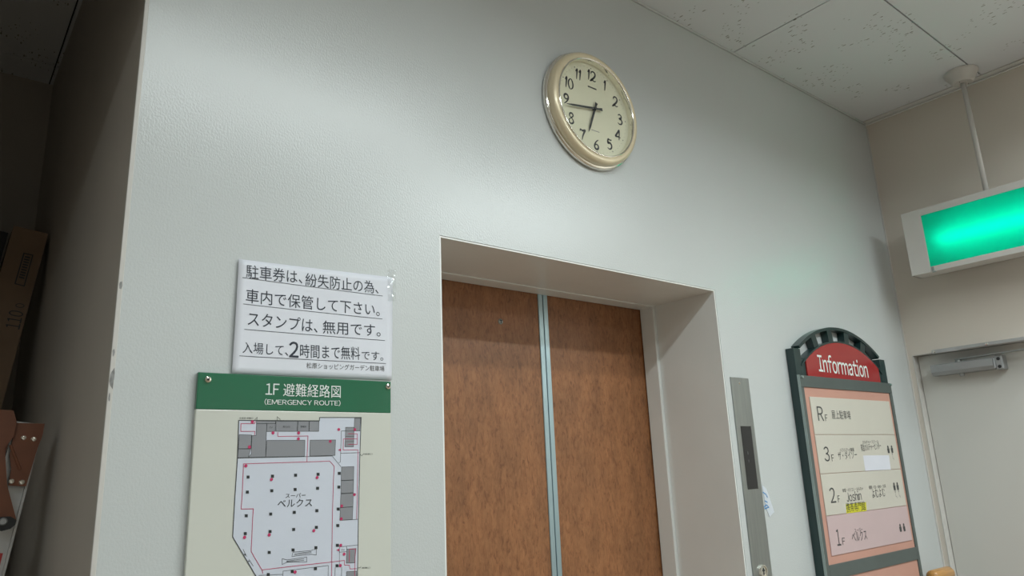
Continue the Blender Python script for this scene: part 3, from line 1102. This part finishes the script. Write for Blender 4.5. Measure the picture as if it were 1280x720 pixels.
hand('hour_hand', 201.5, 0.078, 0.021, 0.0054, DYD+0.005)
hand('minute_hand', 260.5, 0.107, 0.026, 0.0050, DYD+0.0075)
obj('hand_hub', lathe(nb(), [(0, 0.0100), (0.004, 0.0095), (0.0045, 0.0), ], CK+Vector((0, -DYD, 0)), AX, 24), M_INK, t)

# ---------------------------------------------------------------- lift call panel
t = thing('lift_call_panel', 'tall narrow brushed steel lift call panel with dark display', 'call panel', (1.576, 0, 1.05))
px0, px1, pz1 = 1.5762, 1.6640, W(912, 471, 'y', -0.003).z
obj('face_plate', bx(px0, px1, -0.003, -0.0003, 1.05, pz1, bev=0.0008), M_STEEL, t)
q = [W(*p, 'y', -0.003) for p in ((925.5, 532.5), (938.2, 532.8), (948.0, 611.2), (934.6, 611.6))]
dx0, dx1, dz0, dz1 = (q[0].x+q[3].x)/2, (q[1].x+q[2].x)/2, (q[2].z+q[3].z)/2, (q[0].z+q[1].z)/2
b = nb()
box(b, dx0, dx1, -0.0036, -0.0028, dz0, dz1, bev=0.0003)
dsp = obj('display_window', b, mat('smoked_acrylic', (0.012, 0.012, 0.013), 0.18, coat=0.3, var=(10, 0.1, ONE, 2)), t)
b = nb()
ribbon(b, [Vector((dx0+0.02, -0.0038, dz1-0.07)), Vector((dx0+0.02, -0.0038, dz1-0.079))], 0.004)
ribbon(b, [Vector((dx0+0.02, -0.0038, dz1-0.093)), Vector((dx0+0.02, -0.0038, dz1-0.1))], 0.004)
obj('display_segment', b, M_INKG, dsp)
c = W(924.2, 479.0, 'y', -0.003)
obj('screw', lathe(nb(), [(0, 0.0022), (0.0022, 0.002), (0.0034, 0.0008), (0.0036, 0)], c, AX, 20), M_CHROME, t)
c = W(953.4, 714, 'y', -0.003)
bt = obj('call_button', lathe(nb(), [(0, 0.003), (0.0115, 0.003), (0.0125, 0.0022), (0.0130, 0.005), (0.0165, 0.005), (0.0180, 0.0)], c, AX, 40), M_CHROME, t)
b = nb()
yy = c.y-0.0033
poly(b, [Vector((c.x, yy, c.z+0.010)), Vector((c.x-0.007, yy, c.z)), Vector((c.x+0.007, yy, c.z))])
poly(b, [Vector((c.x-0.0022, yy, c.z)), Vector((c.x-0.0022, yy, c.z-0.009)), Vector((c.x+0.0022, yy, c.z-0.009)), Vector((c.x+0.0022, yy, c.z))])
obj('up_arrow', b, M_INK, bt)

# torn sticker beside the call panel
YK = -0.0012
q = [W(*p, 'y', YK) for p in ((952.5, 606), (958, 611), (962, 622), (968, 640), (962, 646), (957.5, 634))]
b = nb()
prism(b, q, (0, 0.0008, 0))
st = tag(obj('torn_sticker', b, mat('sticker_film', (0.62, 0.66, 0.72), 0.4, var=(50, 0.05, ONE, 2))), 'small torn clear sticker with blue print beside the call panel', 'sticker')
b = nb()
for ps in ([(953.5, 615), (957.5, 618), (959.5, 622)], [(955, 634), (958, 631), (961, 634), (956, 636)], [(956, 626), (959.5, 628)]):
    ribbon(b, [W(*p, 'y', YK-0.0004) for p in ps], 0.0028)
obj('blue_print', b, M_BLUE, st)

# ---------------------------------------------------------------- exit sign hung from the ceiling
ex0, ex1 = 2.596, 2.672
ey0, ey1 = -0.136, -0.696
ez0, ez1 = 2.2505, 2.4915
t = thing('exit_sign', 'green lit exit sign box hung by a rod from the ceiling', 'exit sign', ((ex0+ex1)/2, -0.416, ez0))
gy0, gy1, gz0, gz1 = -0.2035, -0.629, 2.2695, 2.4665
T = 0.004
b = nb()
# hollow housing: back, top, bottom, two ends and front frame
box(b, ex1-T, ex1, ey1, ey0, ez0, ez1)
box(b, ex0, ex1, ey1, ey0, ez1-T, ez1)
box(b, ex0, ex1, ey1, ey0, ez0, ez0+T)
box(b, ex0, ex1, ey0-T, ey0, ez0, ez1)
box(b, ex0, ex1, ey1, ey1+T, ez0, ez1)
obj('housing', b, M_PLASTIC, t)
b = nb()
box(b, ex0-0.003, ex0, gy0, ey0+0.001, ez0-0.001, ez1+0.001, bev=0.001)
box(b, ex0-0.003, ex0, ey1-0.001, gy1, ez0-0.001, ez1+0.001, bev=0.001)
box(b, ex0-0.003, ex0, gy1, gy0, gz1, ez1+0.001, bev=0.001)
box(b, ex0-0.003, ex0, gy1, gy0, ez0-0.001, gz0, bev=0.001)
obj('front_frame', b, M_PLASTIC, t)
obj('partition', bx(ex0+0.004, ex1-T, gy0+0.001, gy0+0.004, ez0+T, ez1-T), M_LINER, t)
obj('partition', bx(ex0+0.004, ex1-T, gy1-0.004, gy1-0.001, ez0+T, ez1-T), M_LINER, t)
obj('green_panel', bx(ex0+0.0005, ex0+0.0025, gy1-0.002, gy0+0.002, gz0-0.002, gz1+0.002), M_EXIT, t)
M_EXTUBE = mat('exit_tube', (0.9, 0.9, 0.9), 0.5, emit=((0.85, 1.0, 0.95), 15.5), var=(10, 0.01, ONE, 1))
zt = (gz0+gz1)/2-0.006
obj('tube', rod(nb(), (ex0+0.036, gy1+0.02, zt), (ex0+0.036, gy0-0.035, zt), 0.009, 20), M_EXTUBE, t)
b = nb()
box(b, ex0-0.0055, ex0-0.003, gy0-0.0115, gy0-0.0035, ez0+0.001, ez0+0.016, bev=0.0008)
box(b, ex0-0.008, ex0-0.004, gy0-0.018, gy0-0.005, ez0-0.005, ez0-0.001, bev=0.0008)
obj('latch', b, M_STEEL, t)
PXX, PYY = 2.632, -0.416
obj('hanging_rod', rod(nb(), (PXX, PYY, ez1-0.002), (PXX, PYY, ZC-0.03), 0.0085, 24), M_PLASTIC, t, True)
obj('ceiling_rose', lathe(nb(), [(0, -0.046), (0.030, -0.045), (0.036, -0.040), (0.054, -0.010), (0.056, -0.004), (0.056, -0.0015), (0.0, -0.0015)],
                          (PXX, PYY, ZC), (0, 0, 1), 48), M_PLASTIC, t)
for sx_, sy_ in ((-0.021, 0.004), (0.018, -0.012)):
    obj('rose_screw', lathe(nb(), [(0, -0.0462), (0.0018, -0.0462), (0.0018, -0.044)], (PXX+sx_, PYY+sy_, ZC), (0, 0, 1), 10), M_BLACK, t)

# ---------------------------------------------------------------- door closer
XD = XR+DD
t = thing('door_closer', 'grey door closer at the top of the cream service door', 'door closer', (XD, -0.2, 1.89))
yb0, yb1 = -0.084, -0.292
zb0, zb1 = 1.8925, 1.9330
b = nb()
pts = [Vector((XD-0.0005, yb0, zb0)), Vector((XD-0.042, yb0, zb0)), Vector((XD-0.052, yb0, zb0+0.012)), Vector((XD-0.052, yb0, zb1-0.003)),
       Vector((XD-0.048, yb0, zb1)), Vector((XD-0.0005, yb0, zb1))]
prism(b, pts, (0, yb1-yb0, 0))
obj('body', b, M_CLOSER, t)
b = nb()
box(b, XD-0.050, XD-0.001, yb1-0.006, yb1-0.0003, zb0+0.001, zb1-0.001, bev=0.002)
box(b, XD-0.044, XD-0.0005, yb1-0.030, yb1-0.005, zb0-0.004, zb1+0.006, bev=0.004)
br = obj('end_bracket', b, M_CLOSER, t)
b = nb()
for zz in (zb0+0.006, zb1-0.007):
    lathe(b, [(0, 0.0015), (0.0055, 0.0015), (0.006, 0)], (XD-0.0438, yb1-0.017, zz), (-1, 0, 0), 16)
obj('bracket_hole', b, M_BLACK, br)  # black discs stand for the dark inside the bracket's holes
b = nb()
lathe(b, [(0, -0.012), (0.006, -0.0115), (0.009, -0.006), (0.009, 0.0)], (XD-0.026, -0.178, zb0), (0, 0, 1), 24)
obj('spindle_cap', b, M_CLOSER, t)
b = nb()
lathe(b, [(0.011, 0), (0.011, 0.007), (0.008, 0.012), (0, 0.012)], (XD-0.026, -0.174, zb1), (0, 0, 1), 24)
obj('pivot', b, M_STEEL, t)
b = nb()
box(b, XD-0.034, XD-0.018, -0.49, -0.165, zb1+0.009, zb1+0.014, bev=0.001)
bmesh.ops.rotate(b, cent=(XD-0.026, -0.174, zb1), matrix=Matrix.Rotation(math.radians(-8), 3, 'Z'), verts=b.verts)
obj('arm', b, M_STEEL, t)
zr = DZ+0.004
b = nb()
box(b, XR-0.022, XR-0.0005, -0.52, -0.100, zr-0.012, zr+0.003, bev=0.0015)
box(b, XR-0.030, XR-0.010, -0.48, -0.20, zr-0.010, zr-0.001, bev=0.001)
rl = obj('slide_rail', b, M_ALU, t)
for xs_, ys_ in ((XR-0.022, -0.110), (XR-0.030, -0.29)):
    obj('rail_screw', lathe(nb(), [(0, 0.004), (0.004, 0.003), (0.005, 0)], (xs_, ys_, zr-0.005), (-1, 0, 0), 14), M_CHROME, rl)

# ---------------------------------------------------------------- wooden handrail end by the corner
t = thing('wooden_handrail', 'short varnished wooden handrail end between information board and corner', 'handrail', (2.62, 0, 1.18))
b = nb()
hz_ = 1.2045
hy_ = -0.055
prof = [(0, -0.012), (0.012, -0.011), (0.019, -0.006), (0.022, 0.002), (0.022, 0.125), (0.019, 0.133), (0, 0.135)]
lathe(b, prof, (2.650, hy_, hz_), (-1, 0, 0), 32)
obj('rail', b, M_WOOD, t, True)
b = nb()
rod(b, (2.58, -0.0005, hz_-0.055), (2.58, -0.006, hz_-0.055), 0.025, 24)
rod(b, (2.58, -0.005, hz_-0.055), (2.58, hy_, hz_-0.045), 0.006, 12)
rod(b, (2.58, hy_, hz_-0.046), (2.58, hy_, hz_-0.018), 0.006, 12)
obj('bracket', b, M_STEEL, t)


# ---------------------------------------------------------------- things in the dim recess
def lean(p_top, p_low):
    d = (p_top-p_low).normalized()
    return d


# lamp carton leaning on the side wall
yc = 1.0
top_r = W(60, 293, 'y', yc)
low_r = W(3.3, 504, 'y', yc)
ax_ = lean(top_r, low_r)
sd = Vector((-ax_.z, 0, ax_.x))
Lc = top_r.z/ax_.z-0.004
wc = 0.079
base_r = top_r-ax_*Lc


def carton(name, br, width, y0, y1, ln, m):
    b = nb()
    dz = Vector((0, 0, max(0.0, 0.002)))
    pts = [br+dz, br+dz+ax_*ln, br+dz+ax_*ln+sd*width, br+dz+sd*width]
    pts = [Vector((p.x, y0, p.z)) for p in pts]
    prism(b, pts, (0, y1-y0, 0))
    return b


t = thing('lamp_carton', 'tall brown cardboard lamp carton with 110 print leaning in the recess', 'carton', tuple(base_r))
cb = obj('carton_body', carton('x', base_r, wc, yc, yc+0.12, Lc, M_CARD), M_CARD, t)
q = [W(*p, 'y', yc-0.0006) for p in ((30.0, 316.5), (41.0, 319.0), (30.2, 357.5), (18.8, 354.5))]
b = nb()
ribbon(b, q+q[:1]+q[1:2], 0.0028)
obj('label_outline', b, M_INK, t)
b = nb()
for k in range(9):
    f_ = 0.1+0.75*k/9
    p = q[0].lerp(q[3], f_).lerp(q[1].lerp(q[2], f_), 0.2)
    r = q[0].lerp(q[3], f_).lerp(q[1].lerp(q[2], f_), 0.8)
    ribbon(b, [p, r], 0.004)
obj('label_print', b, M_INK, t)
obj('lettering', text_bm('110', W(24.5, 412, 'y', yc-0.0006), W(30.0, 390, 'y', yc-0.0006), 0.032), M_INK, t)
b = nb()
c = W(25, 382, 'y', yc-0.0006)
ribbon(b, [c+Vector((0.009*math.cos(k*math.pi/8), 0, 0.005*math.sin(k*math.pi/8))) for k in range(17)], 0.0018)
obj('round_mark', b, M_INK, t)
# near-black flat slab beside it
br2 = base_r+sd*(wc+0.006)+Vector((0, 0, 0))
br2 = br2-ax_*((br2.z-0.012)/ax_.z)
t = tag(obj('dark_slab', carton('x', br2, 0.15, yc+0.03, yc+0.10, Lc-0.012, M_SLAB), M_SLAB), 'near-black flat slab leaning left of the brown lamp carton', 'carton')

# folded stepladder seen edge-on, leaning on the side wall
yl = 0.45
ltop = W(55.5, 524, 'y', yl)
llow = W(4.5, 720, 'y', yl)
la = lean(ltop, llow)
ls = Vector((-la.z, 0, la.x))
lbase = ltop-la*(ltop.z/la.z-0.02)
Ll = (ltop-lbase).length
t = thing('stepladder', 'folded aluminium stepladder with orange-brown hinges leaning in the recess', 'ladder', tuple(lbase))


def lbox(s0, s1, y0, y1, a0, a1, bev=0.0):
    """box in ladder space: s across (to the left), y depth, a along the rail from the base"""
    b = bx(s0, s1, y0, y1, a0, a1, bev=bev)
    M = Matrix(((ls.x, 0, la.x, lbase.x), (0, 1, 0, 0), (ls.z, 0, la.z, lbase.z), (0, 0, 0, 1)))
    bmesh.ops.transform(b, matrix=M, verts=b.verts)
    bmesh.ops.recalc_face_normals(b, faces=b.faces[:])
    return b


def addb(a, c):
    merge(a, c)
    return a


for yy in (yl, yl+0.42):
    b = lbox(0.0, 0.046, yy, yy+0.004, 0.0, Ll-0.01)
    addb(b, lbox(0.0, 0.004, yy-0.012, yy+0.02, 0.0, Ll-0.012))
    addb(b, lbox(0.042, 0.046, yy-0.004, yy+0.02, 0.0, Ll-0.01))
    rl = obj('rail', b, M_ALU, t)
    obj('rail', addb(lbox(0.075, 0.115, yy+0.004, yy+0.008, 0.0, Ll-0.17), lbox(0.075, 0.079, yy-0.006, yy+0.02, 0.0, Ll-0.17)), M_ALU, t)
    obj('foot', lbox(-0.003, 0.05, yy-0.014, yy+0.024, -0.006, 0.05, bev=0.004), M_BLACK, t)
    obj('foot', lbox(0.072, 0.118, yy-0.008, yy+0.024, -0.0, 0.05, bev=0.004), M_BLACK, t)
    # hinge plates: outline measured in the near rail's plane, shifted back for the far rail
    sh = Vector((0, yy-yl, 0))

    def hpoly(ps, d, th):
        return prism(nb(), [W(*p, 'y', yl-d)+sh for p in ps], (0, th, 0))

    hp = obj('hinge_plate', hpoly([(19, 528.5), (56, 529.5), (53, 545), (47, 560), (41, 580), (32.5, 608), (10.5, 607), (14, 586), (12, 570), (16, 548)], 0.020, 0.007), M_BROWN, t)
    obj('hinge_arm', hpoly([(-14, 511), (17, 513), (21, 528), (17, 546), (6, 560), (9, 606), (20.5, 650), (-4, 656), (-14, 600)], 0.0275, 0.006), M_BROWN, t)
    obj('hinge_cap', hpoly([(-8, 650), (2, 646), (13, 645.5), (20.8, 650), (19, 656), (13, 661), (2, 664), (-8, 662)], 0.0315, 0.003), M_BLACK, t)
    c = W(4, 652, 'y', yl-0.0315)+sh
    obj('hinge_bolt', lathe(nb(), [(0, 0.003), (0.005, 0.003), (0.007, 0)], c, AX, 18), M_CLOSER, t)
    for px, py in ((29.8, 547.2), (42.4, 548.8), (14.8, 601.4), (27.6, 602.6)):
        c = W(px, py, 'y', yl-0.020)+sh
        obj('rivet', lathe(nb(), [(0, 0.002), (0.0035, 0.0016), (0.005, 0)], c, AX, 16), M_CHROME, hp)
    obj('pressed_rib', rod(nb(), W(13, 556, 'y', yl-0.020)+sh, W(25, 587, 'y', yl-0.020)+sh, 0.0028, 10), M_BROWN, hp)
    if yy == yl:
        obj('warning_label', lbox(0.010, 0.036, yy-0.0006, yy+0.001, Ll-0.315, Ll-0.245), M_WARN, rl)
for k in range(5):
    a = 0.3+k*0.28
    obj('step', lbox(0.004, 0.044, yl+0.005, yl+0.419, a, a+0.025, bev=0.003), M_ALU, t)
